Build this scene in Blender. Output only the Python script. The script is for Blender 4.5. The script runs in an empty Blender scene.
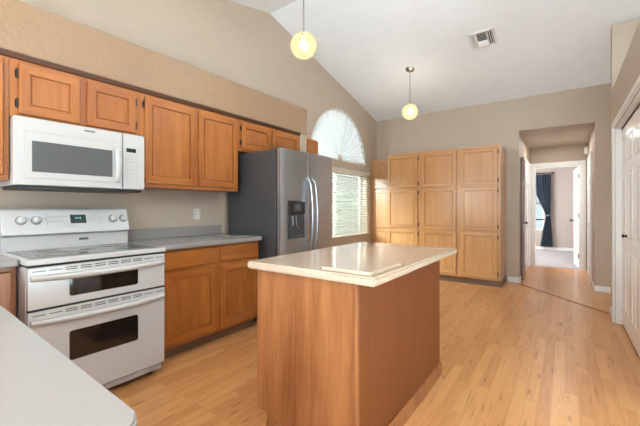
import bpy, bmesh, math, random
from mathutils import Vector, Matrix
random.seed(7)
sc = bpy.context.scene
COL = sc.collection
# ------------------------------------------------------------------ camera
cam_d = bpy.data.cameras.new('camera')
cam_d.sensor_width = 36.0
cam_d.lens = 36.0 * 339.13 / 640.0
cam_d.shift_y = -5.3 / 640.0
cam_d.clip_start = 0.02
cam = bpy.data.objects.new('camera', cam_d)
cam.location = (0, 0, 1.20)
cam.rotation_euler = (math.pi / 2, 0, math.radians(35.845))
COL.objects.link(cam)
sc.camera = cam
# ------------------------------------------------------------------ view, world, lights
sc.view_settings.view_transform = 'Standard'
sc.view_settings.look = 'None'
sc.view_settings.gamma = 1.0
sc.view_settings.use_curve_mapping = False
sc.view_settings.exposure = 1.12
sc.cycles.max_bounces = 10
sc.cycles.diffuse_bounces = 6
sc.cycles.glossy_bounces = 5
sc.cycles.transparent_max_bounces = 16
sc.cycles.caustics_reflective = False
sc.cycles.caustics_refractive = False
sc.cycles.sample_clamp_indirect = 6.0
w = bpy.data.worlds.new('sky'); sc.world = w; w.use_nodes = True
wn = w.node_tree
bg = wn.nodes['Background']
bg.inputs['Color'].default_value = (0.80, 0.90, 1.0, 1)
bg.inputs['Strength'].default_value = 0.5

def area(name, loc, aim, sx, sy, power, color=(1, 1, 1)):
    d = bpy.data.lights.new(name, 'AREA'); d.shape = 'RECTANGLE'
    d.size = sx; d.size_y = sy; d.energy = power; d.color = color
    o = bpy.data.objects.new(name, d); COL.objects.link(o)
    o.location = loc
    o.rotation_euler = (Vector(aim) - Vector(loc)).to_track_quat('-Z', 'Y').to_euler()
    return o

def lamp(name, loc, power, color, r=0.1):
    d = bpy.data.lights.new(name, 'POINT'); d.energy = power; d.color = color; d.shadow_soft_size = r
    o = bpy.data.objects.new(name, d); COL.objects.link(o); o.location = loc
    return o

# daylight through an unseen glazed opening behind the camera
area('daylight_back', (0.3, -1.84, 1.25), (0.0, 4, 1.9), 3.6, 2.0, 70, (0.74, 0.90, 1.0))
area('sink_side_fill', (-3.02, -.95, 1.55), (-1.5, 2.2, .35), 1.2, .95, 34, (0.78, 0.92, 1.0))  # added fill lamp by the left wall, for the floor and island front
# added sun through unseen openings, bouncing off the pale carpet to the ceiling
sd = bpy.data.lights.new('sun', 'SUN'); sd.energy = 50; sd.angle = 0.01; sd.color = (0.70, 0.89, 1.0)
so = bpy.data.objects.new('sun', sd); COL.objects.link(so)
so.rotation_euler = Vector((-0.74, 0.72, -0.82)).to_track_quat('-Z', 'Y').to_euler()
area('passage_fill', (2.15, 5.6, 1.3), (-2, 5.5, 1.6), 1.0, 1.8, 9, (0.85, 0.95, 1.0))  # added fill lamp in the passage, brightening the far wall and pantry
area('daylight_yard', (-5.2, 2.6, 2.6), (-2.4, 6.0, 1.2), 2.0, 2.0, 420, (0.86, 0.95, 1.0))
# hall and bedroom
area('hall_fill', (-0.12, 7.3, 2.40), (-0.12, 7.3, 0), 0.3, 0.3, 5.5, (1.0, 0.95, 0.88))  # added soft lamp below the hall ceiling, without a fitting
area('bedroom_daylight', (-2.1, 10.0, 1.4), (0.3, 10.0, 1.1), 1.6, 1.4, 62, (0.95, 0.97, 1.0))

# ------------------------------------------------------------------ materials
def new_mat(name):
    m = bpy.data.materials.new(name); m.use_nodes = True
    nt = m.node_tree
    return m, nt, nt.nodes['Principled BSDF']

def N(nt, typ, **kw):
    n = nt.nodes.new(typ)
    for k, v in kw.items():
        setattr(n, k, v)
    return n

def plain(name, col, rough=0.5, metal=0.0, coat=0.0, bump=0.0, bscale=80.0, spec=0.5, vary=0.06, vscale=6.0):
    m, nt, p = new_mat(name)
    p.inputs['Roughness'].default_value = rough
    p.inputs['Metallic'].default_value = metal
    p.inputs['Coat Weight'].default_value = coat
    p.inputs['Specular IOR Level'].default_value = spec
    tc = N(nt, 'ShaderNodeTexCoord')
    nz = N(nt, 'ShaderNodeTexNoise'); nz.inputs['Scale'].default_value = vscale; nz.inputs['Detail'].default_value = 4
    nt.links.new(tc.outputs['Object'], nz.inputs['Vector'])
    cr = N(nt, 'ShaderNodeValToRGB')
    cr.color_ramp.elements[0].position = 0.3; cr.color_ramp.elements[1].position = 0.7
    cr.color_ramp.elements[0].color = tuple(c * (1 - vary) for c in col) + (1,)
    cr.color_ramp.elements[1].color = tuple(min(1, c * (1 + vary)) for c in col) + (1,)
    nt.links.new(nz.outputs['Fac'], cr.inputs['Fac'])
    nt.links.new(cr.outputs['Color'], p.inputs['Base Color'])
    if bump:
        n2 = N(nt, 'ShaderNodeTexNoise'); n2.inputs['Scale'].default_value = bscale; n2.inputs['Detail'].default_value = 3
        nt.links.new(tc.outputs['Object'], n2.inputs['Vector'])
        b = N(nt, 'ShaderNodeBump'); b.inputs['Strength'].default_value = bump; b.inputs['Distance'].default_value = 0.01
        nt.links.new(n2.outputs['Fac'], b.inputs['Height'])
        nt.links.new(b.outputs['Normal'], p.inputs['Normal'])
    return m

def wood(name, dark, light, axis, rough=0.32, coat=0.25, figure=1.0):
    m, nt, p = new_mat(name)
    p.inputs['Roughness'].default_value = rough
    p.inputs['Coat Weight'].default_value = coat
    p.inputs['Coat Roughness'].default_value = 0.2
    tc = N(nt, 'ShaderNodeTexCoord')
    oi = N(nt, 'ShaderNodeObjectInfo')
    add = N(nt, 'ShaderNodeVectorMath', operation='MULTIPLY_ADD')
    add.inputs[1].default_value = (1, 1, 1)
    sc3 = N(nt, 'ShaderNodeVectorMath', operation='SCALE'); sc3.inputs['Scale'].default_value = 9.0
    cmb = N(nt, 'ShaderNodeCombineXYZ')
    for i in range(3):
        nt.links.new(oi.outputs['Random'], cmb.inputs[i])
    nt.links.new(cmb.outputs[0], sc3.inputs[0])
    nt.links.new(tc.outputs['Object'], add.inputs[0]); nt.links.new(sc3.outputs[0], add.inputs[2])
    def noise(along, across, detail, dist=0.0):
        mp = N(nt, 'ShaderNodeMapping')
        s = [across] * 3; s[axis] = along
        mp.inputs['Scale'].default_value = s
        nt.links.new(add.outputs[0], mp.inputs['Vector'])
        nz = N(nt, 'ShaderNodeTexNoise'); nz.inputs['Scale'].default_value = 1; nz.inputs['Detail'].default_value = detail
        nz.inputs['Distortion'].default_value = dist
        nt.links.new(mp.outputs[0], nz.inputs['Vector'])
        return nz.outputs['Fac']
    a = noise(1.3, 16, 4, 0.8)
    b = noise(5, 150, 3)
    c = noise(0.8, 3.5, 2)
    mx = N(nt, 'ShaderNodeMix'); mx.inputs['Factor'].default_value = 0.38
    nt.links.new(a, mx.inputs['A']); nt.links.new(b, mx.inputs['B'])
    mx2 = N(nt, 'ShaderNodeMix'); mx2.inputs['Factor'].default_value = 0.3
    nt.links.new(mx.outputs['Result'], mx2.inputs['A']); nt.links.new(c, mx2.inputs['B'])
    cr = N(nt, 'ShaderNodeValToRGB')
    cr.color_ramp.elements[0].position = 0.5 - 0.16 / figure; cr.color_ramp.elements[1].position = 0.5 + 0.16 / figure
    cr.color_ramp.elements[0].color = dark + (1,); cr.color_ramp.elements[1].color = light + (1,)
    nt.links.new(mx2.outputs['Result'], cr.inputs['Fac'])
    nt.links.new(cr.outputs['Color'], p.inputs['Base Color'])
    bp = N(nt, 'ShaderNodeBump'); bp.inputs['Strength'].default_value = 0.12; bp.inputs['Distance'].default_value = 0.003
    nt.links.new(b, bp.inputs['Height']); nt.links.new(bp.outputs['Normal'], p.inputs['Normal'])
    return m

def floor_material():
    m, nt, p = new_mat('honey_plank_floor')
    tc = N(nt, 'ShaderNodeTexCoord')
    mp = N(nt, 'ShaderNodeMapping'); mp.inputs['Rotation'].default_value = (0, 0, math.pi / 2)
    nt.links.new(tc.outputs['Object'], mp.inputs['Vector'])
    br = N(nt, 'ShaderNodeTexBrick')
    br.inputs['Color1'].default_value = (0, 0, 0, 1); br.inputs['Color2'].default_value = (1, 1, 1, 1)
    br.inputs['Mortar'].default_value = (0.5, 0.5, 0.5, 1)
    br.inputs['Scale'].default_value = 1; br.inputs['Mortar Size'].default_value = 0.0012
    br.inputs['Brick Width'].default_value = 0.62; br.inputs['Row Height'].default_value = 0.068
    br.offset = 0.37; br.offset_frequency = 2
    nt.links.new(mp.outputs[0], br.inputs['Vector'])
    # grain offset per plank
    off = N(nt, 'ShaderNodeVectorMath', operation='SCALE'); off.inputs['Scale'].default_value = 7.0
    nt.links.new(br.outputs['Color'], off.inputs[0])
    ad = N(nt, 'ShaderNodeVectorMath', operation='ADD')
    nt.links.new(tc.outputs['Object'], ad.inputs[0]); nt.links.new(off.outputs[0], ad.inputs[1])
    mg = N(nt, 'ShaderNodeMapping'); mg.inputs['Scale'].default_value = (34, 1.3, 1)
    nt.links.new(ad.outputs[0], mg.inputs['Vector'])
    g = N(nt, 'ShaderNodeTexNoise'); g.inputs['Scale'].default_value = 1; g.inputs['Detail'].default_value = 5; g.inputs['Distortion'].default_value = 1.2
    nt.links.new(mg.outputs[0], g.inputs['Vector'])
    # plank tone
    cr = N(nt, 'ShaderNodeValToRGB')
    cr.color_ramp.elements[0].position = 0.0; cr.color_ramp.elements[1].position = 1.0
    cr.color_ramp.elements[0].color = (0.39, 0.14, 0.040, 1); cr.color_ramp.elements[1].color = (0.69, 0.365, 0.150, 1)
    e = cr.color_ramp.elements.new(0.5); e.color = (0.60, 0.285, 0.102, 1)
    mixf = N(nt, 'ShaderNodeMix'); mixf.inputs['Factor'].default_value = 0.62
    nt.links.new(br.outputs['Color'], mixf.inputs['A']); nt.links.new(g.outputs['Fac'], mixf.inputs['B'])
    nt.links.new(mixf.outputs['Result'], cr.inputs['Fac'])
    # knots and mineral streaks
    mk = N(nt, 'ShaderNodeMapping'); mk.inputs['Scale'].default_value = (17, 4.2, 1)
    nt.links.new(ad.outputs[0], mk.inputs['Vector'])
    vo = N(nt, 'ShaderNodeTexVoronoi'); vo.inputs['Scale'].default_value = 1.0
    nt.links.new(mk.outputs[0], vo.inputs['Vector'])
    kr = N(nt, 'ShaderNodeValToRGB')
    kr.color_ramp.elements[0].position = 0.05; kr.color_ramp.elements[0].color = (1, 1, 1, 1)
    kr.color_ramp.elements[1].position = 0.24; kr.color_ramp.elements[1].color = (0, 0, 0, 1)
    nt.links.new(vo.outputs['Distance'], kr.inputs['Fac'])
    vc = N(nt, 'ShaderNodeSeparateColor'); nt.links.new(vo.outputs['Color'], vc.inputs['Color'])
    gt = N(nt, 'ShaderNodeMath', operation='GREATER_THAN'); gt.inputs[1].default_value = 0.62
    nt.links.new(vc.outputs[0], gt.inputs[0])
    km = N(nt, 'ShaderNodeMath', operation='MULTIPLY')
    nt.links.new(kr.outputs['Color'], km.inputs[0]); nt.links.new(gt.outputs[0], km.inputs[1])
    km2 = N(nt, 'ShaderNodeMath', operation='MULTIPLY'); km2.inputs[1].default_value = 0.75
    nt.links.new(km.outputs[0], km2.inputs[0])
    mixk = N(nt, 'ShaderNodeMix', data_type='RGBA')
    nt.links.new(km2.outputs[0], mixk.inputs['Factor']); nt.links.new(cr.outputs['Color'], mixk.inputs['A'])
    mixk.inputs['B'].default_value = (0.24, 0.085, 0.03, 1)
    # mineral streaks along the grain
    ms = N(nt, 'ShaderNodeMapping'); ms.inputs['Scale'].default_value = (48, 3.2, 1)
    nt.links.new(ad.outputs[0], ms.inputs['Vector'])
    sn = N(nt, 'ShaderNodeTexNoise'); sn.inputs['Scale'].default_value = 1; sn.inputs['Detail'].default_value = 3; sn.inputs['Distortion'].default_value = .6
    nt.links.new(ms.outputs[0], sn.inputs['Vector'])
    sr = N(nt, 'ShaderNodeMapRange'); sr.inputs['From Min'].default_value = .60; sr.inputs['From Max'].default_value = .76; sr.inputs['To Max'].default_value = .8
    nt.links.new(sn.outputs['Fac'], sr.inputs['Value'])
    mixm = N(nt, 'ShaderNodeMix', data_type='RGBA'); mixm.inputs['B'].default_value = (0.30, 0.105, 0.035, 1)
    nt.links.new(sr.outputs[0], mixm.inputs['Factor']); nt.links.new(mixk.outputs['Result'], mixm.inputs['A'])
    # seams
    mixs = N(nt, 'ShaderNodeMix', data_type='RGBA')
    sf = N(nt, 'ShaderNodeMath', operation='MULTIPLY'); sf.inputs[1].default_value = 0.3
    nt.links.new(br.outputs['Fac'], sf.inputs[0])
    nt.links.new(sf.outputs[0], mixs.inputs['Factor']); nt.links.new(mixm.outputs['Result'], mixs.inputs['A'])
    mixs.inputs['B'].default_value = (0.2, 0.09, 0.04, 1)
    nt.links.new(mixs.outputs['Result'], p.inputs['Base Color'])
    p.inputs['Roughness'].default_value = 0.30
    p.inputs['Specular IOR Level'].default_value = 0.45
    return m

def glass_material():
    m = bpy.data.materials.new('window_glass'); m.use_nodes = True
    nt = m.node_tree; nt.nodes.clear()
    out = N(nt, 'ShaderNodeOutputMaterial'); mix = N(nt, 'ShaderNodeMixShader')
    lw_ = N(nt, 'ShaderNodeLayerWeight'); lw_.inputs['Blend'].default_value = 0.3
    fr = N(nt, 'ShaderNodeMath', operation='POWER'); fr.inputs[1].default_value = 5.0
    nt.links.new(lw_.outputs['Facing'], fr.inputs[0])
    tr = N(nt, 'ShaderNodeBsdfTransparent'); tr.inputs['Color'].default_value = (0.93, 0.97, 0.96, 1)
    gl = N(nt, 'ShaderNodeBsdfGlossy'); gl.inputs['Roughness'].default_value = 0.02
    nt.links.new(fr.outputs[0], mix.inputs[0]); nt.links.new(tr.outputs[0], mix.inputs[1]); nt.links.new(gl.outputs[0], mix.inputs[2])
    nt.links.new(mix.outputs[0], out.inputs[0])
    return m

def sheer_material(name, col, trans, thin):
    m = bpy.data.materials.new(name); m.use_nodes = True
    nt = m.node_tree; nt.nodes.clear()
    out = N(nt, 'ShaderNodeOutputMaterial')
    d = N(nt, 'ShaderNodeBsdfDiffuse'); d.inputs['Color'].default_value = col + (1,)
    t = N(nt, 'ShaderNodeBsdfTranslucent'); t.inputs['Color'].default_value = col + (1,)
    x = N(nt, 'ShaderNodeBsdfTransparent')
    tc = N(nt, 'ShaderNodeTexCoord'); nz = N(nt, 'ShaderNodeTexNoise'); nz.inputs['Scale'].default_value = 9
    nt.links.new(tc.outputs['Object'], nz.inputs['Vector'])
    m1 = N(nt, 'ShaderNodeMixShader'); m1.inputs[0].default_value = trans
    nt.links.new(d.outputs[0], m1.inputs[1]); nt.links.new(t.outputs[0], m1.inputs[2])
    m2 = N(nt, 'ShaderNodeMixShader')
    mm = N(nt, 'ShaderNodeMath', operation='MULTIPLY'); mm.inputs[1].default_value = thin * 2
    nt.links.new(nz.outputs['Fac'], mm.inputs[0]); nt.links.new(mm.outputs[0], m2.inputs[0])
    nt.links.new(m1.outputs[0], m2.inputs[1]); nt.links.new(x.outputs[0], m2.inputs[2])
    nt.links.new(m2.outputs[0], out.inputs[0])
    return m

def emit(name, col, strength):
    m, nt, p = new_mat(name)
    p.inputs['Base Color'].default_value = (0.02, 0.02, 0.02, 1)
    p.inputs['Emission Color'].default_value = col + (1,)
    p.inputs['Emission Strength'].default_value = strength
    return m

def brushed(name, col, axis, rough=0.3):
    m, nt, p = new_mat(name)
    p.inputs['Metallic'].default_value = 1.0
    p.inputs['Base Color'].default_value = col + (1,)
    tc = N(nt, 'ShaderNodeTexCoord'); mp = N(nt, 'ShaderNodeMapping')
    s = [220.0] * 3; s[axis] = 2.0
    mp.inputs['Scale'].default_value = s
    nt.links.new(tc.outputs['Object'], mp.inputs['Vector'])
    nz = N(nt, 'ShaderNodeTexNoise'); nz.inputs['Scale'].default_value = 1; nz.inputs['Detail'].default_value = 2
    nt.links.new(mp.outputs[0], nz.inputs['Vector'])
    mr = N(nt, 'ShaderNodeMapRange'); mr.inputs['To Min'].default_value = rough - 0.06; mr.inputs['To Max'].default_value = rough + 0.08
    nt.links.new(nz.outputs['Fac'], mr.inputs['Value']); nt.links.new(mr.outputs[0], p.inputs['Roughness'])
    return m

OAK_D, OAK_L = (0.255, 0.068, 0.010), (0.46, 0.160, 0.034)
M = {}
for ax, k in ((0, 'x'), (1, 'y'), (2, 'z')):
    M['oak_' + k] = wood('honey_oak_' + k, OAK_D, OAK_L, ax)
    M['pale_' + k] = wood('light_oak_' + k, (0.385, 0.172, 0.056), (0.56, 0.29, 0.112), ax, 0.30, 0.45)
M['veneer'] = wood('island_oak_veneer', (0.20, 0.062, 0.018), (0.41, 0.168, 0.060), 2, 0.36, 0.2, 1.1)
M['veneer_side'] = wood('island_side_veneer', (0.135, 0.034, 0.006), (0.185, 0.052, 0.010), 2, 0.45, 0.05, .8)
M['crown'] = wood('dark_oak_trim', (0.055, 0.020, 0.008), (0.10, 0.036, 0.014), 1, 0.55, 0.0)
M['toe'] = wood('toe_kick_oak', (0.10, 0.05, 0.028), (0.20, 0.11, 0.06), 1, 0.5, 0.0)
M['brown_door'] = wood('brown_stained_door', (0.09, 0.035, 0.02), (0.16, 0.06, 0.03), 2, 0.35)
M['floor'] = floor_material()
M['wall'] = plain('beige_wall_paint', (0.465, 0.38, 0.295), 0.55, bump=0.10, bscale=110, vary=0.02)
M['soffit'] = plain('textured_beige_warm_bounce', (0.325, 0.207, 0.122), 0.27, bump=0.45, bscale=34, vary=0.02)  # wall paint with warm bounce light tinted into the colour
M['ceil'] = plain('ceiling_paint', (0.85, 0.89, 0.93), 0.8, bump=0.10, bscale=70, vary=0.015)
M['white_trim'] = plain('white_trim_paint', (0.80, 0.80, 0.79), 0.35, vary=0.01)
M['white_door'] = plain('white_door_paint', (0.89, 0.90, 0.90), 0.25, vary=0.01)
M['counter'] = plain('beige_solid_counter', (0.50, 0.38, 0.28), 0.10, vary=0.05, vscale=220, spec=0.6)
M['counter_grey'] = plain('speckled_solid_counter', (0.290, 0.268, 0.252), 0.22, vary=0.03, vscale=260, spec=0.4)
M['enamel'] = plain('white_enamel', (0.50, 0.485, 0.465), 0.18, coat=0.3, vary=0.008)
M['kick_grey'] = plain('grey_kick_metal', (0.42, 0.41, 0.40), 0.4, vary=0.02)  # plain grey of the range kick and plinth
M['oven_glass'] = plain('dark_oven_glass', (0.010, 0.009, 0.008), 0.06, vary=0.1, spec=0.6)
M['mw_glass'] = plain('microwave_screen', (0.085, 0.087, 0.09), 0.16, vary=0.1, vscale=300)
M['cooktop'] = plain('grey_ceramic_glass', (0.13, 0.128, 0.125), 0.07, vary=0.08, vscale=120, spec=0.6)
M['ring'] = plain('burner_marking', (0.04, 0.04, 0.038), 0.15, vary=0.1, vscale=200)
M['black'] = plain('black_plastic', (0.012, 0.012, 0.013), 0.4, vary=0.1)
M['dark_gap'] = plain('dark_gap_filler', (0.02, 0.02, 0.02), 0.7, vary=0.1)  # flat dark colour for the gaps and vent slots of the range
M['mark'] = plain('grey_print', (0.33, 0.34, 0.36), 0.4, vary=0.02)
M['badge'] = plain('dark_badge', (0.09, 0.09, 0.095), 0.35, vary=0.05)
M['knob'] = plain('control_knob_white', (0.52, 0.51, 0.50), 0.25, vary=0.01)
M['knob_skirt'] = plain('control_knob_grey', (0.20, 0.20, 0.205), 0.3, vary=0.02)
M['steel'] = brushed('brushed_steel', (0.46, 0.50, 0.545), 2, 0.30)
M['steel_side'] = plain('dark_grey_case', (0.050, 0.050, 0.051), 0.36, vary=0.04)
M['chrome'] = brushed('satin_handle_steel', (0.46, 0.47, 0.49), 2, 0.28)
M['nickel'] = brushed('brushed_nickel', (0.45, 0.43, 0.40), 2, 0.25)
M['hinge'] = plain('antique_hinge', (0.035, 0.028, 0.022), 0.35, metal=0.7, vary=0.1)
M['plate'] = plain('ivory_plate', (0.66, 0.60, 0.52), 0.35, vary=0.01)
M['glass'] = glass_material()
M['sheer'] = sheer_material('white_sheer_fabric', (0.66, 0.66, 0.66), 0.13, 0.02)
M['sheer_hem'] = plain('white_hem_fabric', (0.66, 0.65, 0.62), 0.8, vary=.05)
M['rosette'] = sheer_material('cream_fabric_rosette', (0.62, 0.52, 0.42), 0.2, 0.0)
M['slat'] = plain('cream_blind_slat', (0.62, 0.59, 0.50), 0.4, vary=0.01)
M['carpet'] = plain('grey_carpet', (0.40, 0.37, 0.36), 0.95, bump=0.6, bscale=260, vary=0.10, vscale=90)
M['bounce_carpet'] = plain('pale_carpet', (0.74, 0.72, 0.69), 0.95, bump=0.5, bscale=260, vary=0.05, vscale=90)  # pale so that it bounces the added sun upward
M['bed_wall'] = plain('bedroom_wall_paint', (0.46, 0.39, 0.34), 0.6, vary=0.02)
M['curtain'] = plain('slate_blue_fabric', (0.095, 0.125, 0.165), 0.8, vary=0.15, vscale=40)
M['globe'] = emit('glowing_bead_glass', (1.0, 0.80, 0.36), 0.47)
M['globe_core'] = emit('glowing_inner_glass', (1.0, 0.90, 0.50), 0.85)
M['bulb'] = emit('bulb_glow', (1.0, 0.93, 0.70), 4.0)
M['display'] = plain('oven_display', (0.004, 0.012, 0.014), 0.12, vary=0.1)
M['led'] = emit('clock_digits', (0.15, 0.5, 0.5), 0.5)
M['duct'] = plain('dark_duct', (0.09, 0.085, 0.08), 0.7, vary=0.1)
M['stucco'] = plain('garden_stucco', (0.60, 0.54, 0.46), 0.8, vary=0.06, bump=0.3)
M['gravel'] = plain('garden_gravel', (0.50, 0.43, 0.36), 0.9, vary=0.2, vscale=30)
M['leaf'] = plain('shrub_leaves', (0.040, 0.048, 0.038), 0.8, vary=0.25, vscale=5)
M['bark'] = plain('shrub_bark', (0.16, 0.11, 0.07), 0.8, vary=0.2)
M['strip'] = wood('threshold_wood', (0.25, 0.10, 0.04), (0.36, 0.15, 0.06), 0, 0.35)

# ------------------------------------------------------------------ mesh builder
class Fr:
    """local frame: u along a face, w up, n out of the face"""
    def __init__(s, o, u, n, wv=(0, 0, 1)):
        s.o, s.u, s.n, s.w = Vector(o), Vector(u), Vector(n), Vector(wv)
    def p(s, u, w, n):
        return s.o + s.u * u + s.w * w + s.n * n
WORLD = Fr((0, 0, 0), (1, 0, 0), (0, 1, 0))   # p(x, z, y)
LEFT = lambda x: Fr((x, 0, 0), (0, 1, 0), (1, 0, 0))      # faces +X, u = Y
FAR = lambda y: Fr((0, y, 0), (1, 0, 0), (0, -1, 0))      # faces -Y, u = X
RIGHT = lambda x: Fr((x, 0, 0), (0, 1, 0), (-1, 0, 0))    # faces -X, u = Y

class MB:
    def __init__(s, mat=None):
        s.bm = bmesh.new(); s.mats = []; s.cur = 0
        if mat: s.m(mat)
    def m(s, mat):
        mat = M[mat] if isinstance(mat, str) else mat
        if mat not in s.mats: s.mats.append(mat)
        s.cur = s.mats.index(mat)
        return s
    def merge(s, t):
        bmesh.ops.recalc_face_normals(t, faces=t.faces)
        vm = [s.bm.verts.new(v.co) for v in t.verts]
        t.verts.index_update()
        for f in t.faces:
            try:
                g = s.bm.faces.new([vm[v.index] for v in f.verts])
            except ValueError:
                continue
            g.material_index = s.cur
        t.free()
        return s
    def box(s, a, b, bev=0.0, seg=2):
        t = bmesh.new()
        lo = [min(a[i], b[i]) for i in range(3)]; hi = [max(a[i], b[i]) for i in range(3)]
        vs = [t.verts.new((x, y, z)) for x in (lo[0], hi[0]) for y in (lo[1], hi[1]) for z in (lo[2], hi[2])]
        for q in ((0, 1, 3, 2), (4, 6, 7, 5), (0, 4, 5, 1), (2, 3, 7, 6), (0, 2, 6, 4), (1, 5, 7, 3)):
            t.faces.new([vs[i] for i in q])
        if bev:
            bmesh.ops.bevel(t, geom=list(t.edges), offset=bev, segments=seg, affect='EDGES', profile=0.5)
        return s.merge(t)
    def fbox(s, fr, u0, u1, w0, w1, n0, n1, bev=0.0):
        return s.box(fr.p(u0, w0, n0), fr.p(u1, w1, n1), bev)
    def prism(s, pts, d, bev=0.0):
        """pts: closed 3D polygon; d: extrusion vector"""
        t = bmesh.new(); d = Vector(d)
        a = [t.verts.new(Vector(p)) for p in pts]; b = [t.verts.new(Vector(p) + d) for p in pts]
        t.faces.new(a); t.faces.new(b[::-1])
        n = len(a)
        for i in range(n):
            t.faces.new((a[i], b[i], b[(i + 1) % n], a[(i + 1) % n]))
        if bev:
            bmesh.ops.bevel(t, geom=list(t.edges), offset=bev, segments=2, affect='EDGES')
        return s.merge(t)
    def cyl(s, c, axis, r, h, seg=24, r2=None, bev=0.0):
        """from c along axis vector, length h"""
        r2 = r if r2 is None else r2
        return s.lathe(c, axis, [(0, 0), (r, 0), (r2, h), (0, h)] if not bev else
                       [(0, 0), (r - bev, 0), (r, bev), (r2, h - bev), (r2 - bev, h), (0, h)], seg)
    def lathe(s, c, axis, prof, seg=24):
        t = bmesh.new(); ax = Vector(axis).normalized(); c = Vector(c)
        e = Vector((1, 0, 0)) if abs(ax.x) < 0.9 else Vector((0, 1, 0))
        u = ax.cross(e).normalized(); v = ax.cross(u)
        rings = []
        for r, h in prof:
            if r < 1e-6:
                rings.append([t.verts.new(c + ax * h)])
            else:
                rings.append([t.verts.new(c + ax * h + (u * math.cos(k * 2 * math.pi / seg) + v * math.sin(k * 2 * math.pi / seg)) * r) for k in range(seg)])
        for a, b in zip(rings, rings[1:]):
            for k in range(seg):
                k2 = (k + 1) % seg
                if len(a) == 1 and len(b) == 1: continue
                if len(a) == 1: t.faces.new((a[0], b[k], b[k2]))
                elif len(b) == 1: t.faces.new((a[k], b[0], a[k2]))
                else: t.faces.new((a[k], b[k], b[k2], a[k2]))
        return s.merge(t)
    def tube(s, pts, r, seg=10):
        t = bmesh.new(); pts = [Vector(p) for p in pts]
        rings = []
        for i, p in enumerate(pts):
            d = (pts[min(i + 1, len(pts) - 1)] - pts[max(i - 1, 0)]).normalized()
            e = Vector((0, 0, 1)) if abs(d.z) < 0.9 else Vector((1, 0, 0))
            u = d.cross(e).normalized(); v = d.cross(u)
            rr = r[i] if isinstance(r, (list, tuple)) else r
            rings.append([t.verts.new(p + (u * math.cos(k * 2 * math.pi / seg) + v * math.sin(k * 2 * math.pi / seg)) * rr) for k in range(seg)])
        for a, b in zip(rings, rings[1:]):
            for k in range(seg):
                t.faces.new((a[k], b[k], b[(k + 1) % seg], a[(k + 1) % seg]))
        t.faces.new(rings[0][::-1]); t.faces.new(rings[-1])
        return s.merge(t)
    def loft(s, rings, mats=None, cap0=True, cap1=True):
        """rings of equal length (closed); mats(i ring, k side) -> material key"""
        V = [[s.bm.verts.new(Vector(p)) for p in r] for r in rings]
        n = len(V[0]); faces = []
        for i in range(len(V) - 1):
            for k in range(n):
                f = s.bm.faces.new((V[i][k], V[i][(k + 1) % n], V[i + 1][(k + 1) % n], V[i + 1][k]))
                if mats: s.m(mats(i, k))
                f.material_index = s.cur; faces.append(f)
        if cap0:
            f = s.bm.faces.new(V[0][::-1]); f.material_index = s.cur; faces.append(f)
        if cap1:
            if mats: s.m(mats(len(V) - 1, 0))
            f = s.bm.faces.new(V[-1]); f.material_index = s.cur; faces.append(f)
        bmesh.ops.recalc_face_normals(s.bm, faces=faces)
        return s
    def build(s, name, parent=None, flat=False):
        me = bpy.data.meshes.new(name)
        off = Vector(parent['_o']) if parent is not None else Vector((0, 0, 0))
        if off.length:
            bmesh.ops.translate(s.bm, verts=s.bm.verts, vec=-off)
        s.bm.to_mesh(me); s.bm.free()
        for mt in s.mats: me.materials.append(mt)
        if not flat:
            me.polygons.foreach_set('use_smooth', [True] * len(me.polygons))
            me.set_sharp_from_angle(angle=math.radians(32))
        o = bpy.data.objects.new(name, me); COL.objects.link(o)
        if not flat:
            wm = o.modifiers.new('face_weighted_normals', 'WEIGHTED_NORMAL'); wm.keep_sharp = True; wm.weight = 80
        o['_o'] = tuple(off)
        if parent is not None: o.parent = parent
        return o

def tag(o, label, cat, group=None):
    o['label'] = label; o['category'] = cat
    if group: o['group'] = group
    return o
def thing(name, loc, label, cat, group=None):
    o = bpy.data.objects.new(name, None); COL.objects.link(o)
    o.location = loc; o['_o'] = tuple(loc); o.empty_display_size = 0.1
    return tag(o, label, cat, group)
def struct(o, label=None):
    o['kind'] = 'structure'
    if label: o['label'] = label
    return o

# ------------------------------------------------------------------ room geometry
XL, YF = -3.10, 6.25            # left wall, far wall
RIDGE, ZR, ZE, PITCH = 3.18, 3.7175, 2.95, 0.25
def ceil_z(y):
    return ZR - PITCH * abs(y - RIDGE)
XR, YB = 3.60, -1.90

# floor, ceiling
b = MB('bounce_carpet'); b.box((-.40, YB - .14, .0005), (XR, .42, .006)); b.box((1.32, .4202, .0005), (XR, 4.97, .006))  # unseen carpet added to throw neutral light at the ceiling
struct(b.build('floor'), 'added pale carpet behind and beside the camera, unseen, bouncing sun upward')
struct(MB('floor').box((XL - .15, YB - .15, -.12), (XR + .15, 8.30, 0)).build('floor'), 'honey plank floor running from kitchen into hall')
struct(MB('carpet').box((-2.4, 8.302, -.12), (2.2, 11.75, 0.004)).build('floor'), 'grey bedroom carpet beyond the hall door')
b = MB('ceil')
y0, y1, t = YB - .15, YF + .12, .12
b.prism([(XL - .15, y0, ceil_z(y0)), (XL - .15, RIDGE, ZR), (XL - .15, y1, ceil_z(y1)),
         (XL - .15, y1, ceil_z(y1) + t), (XL - .15, RIDGE, ZR + t), (XL - .15, y0, ceil_z(y0) + t)], (XR - XL + .3, 0, 0))
struct(b.build('ceiling', flat=True), 'white vaulted ceiling')

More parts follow.
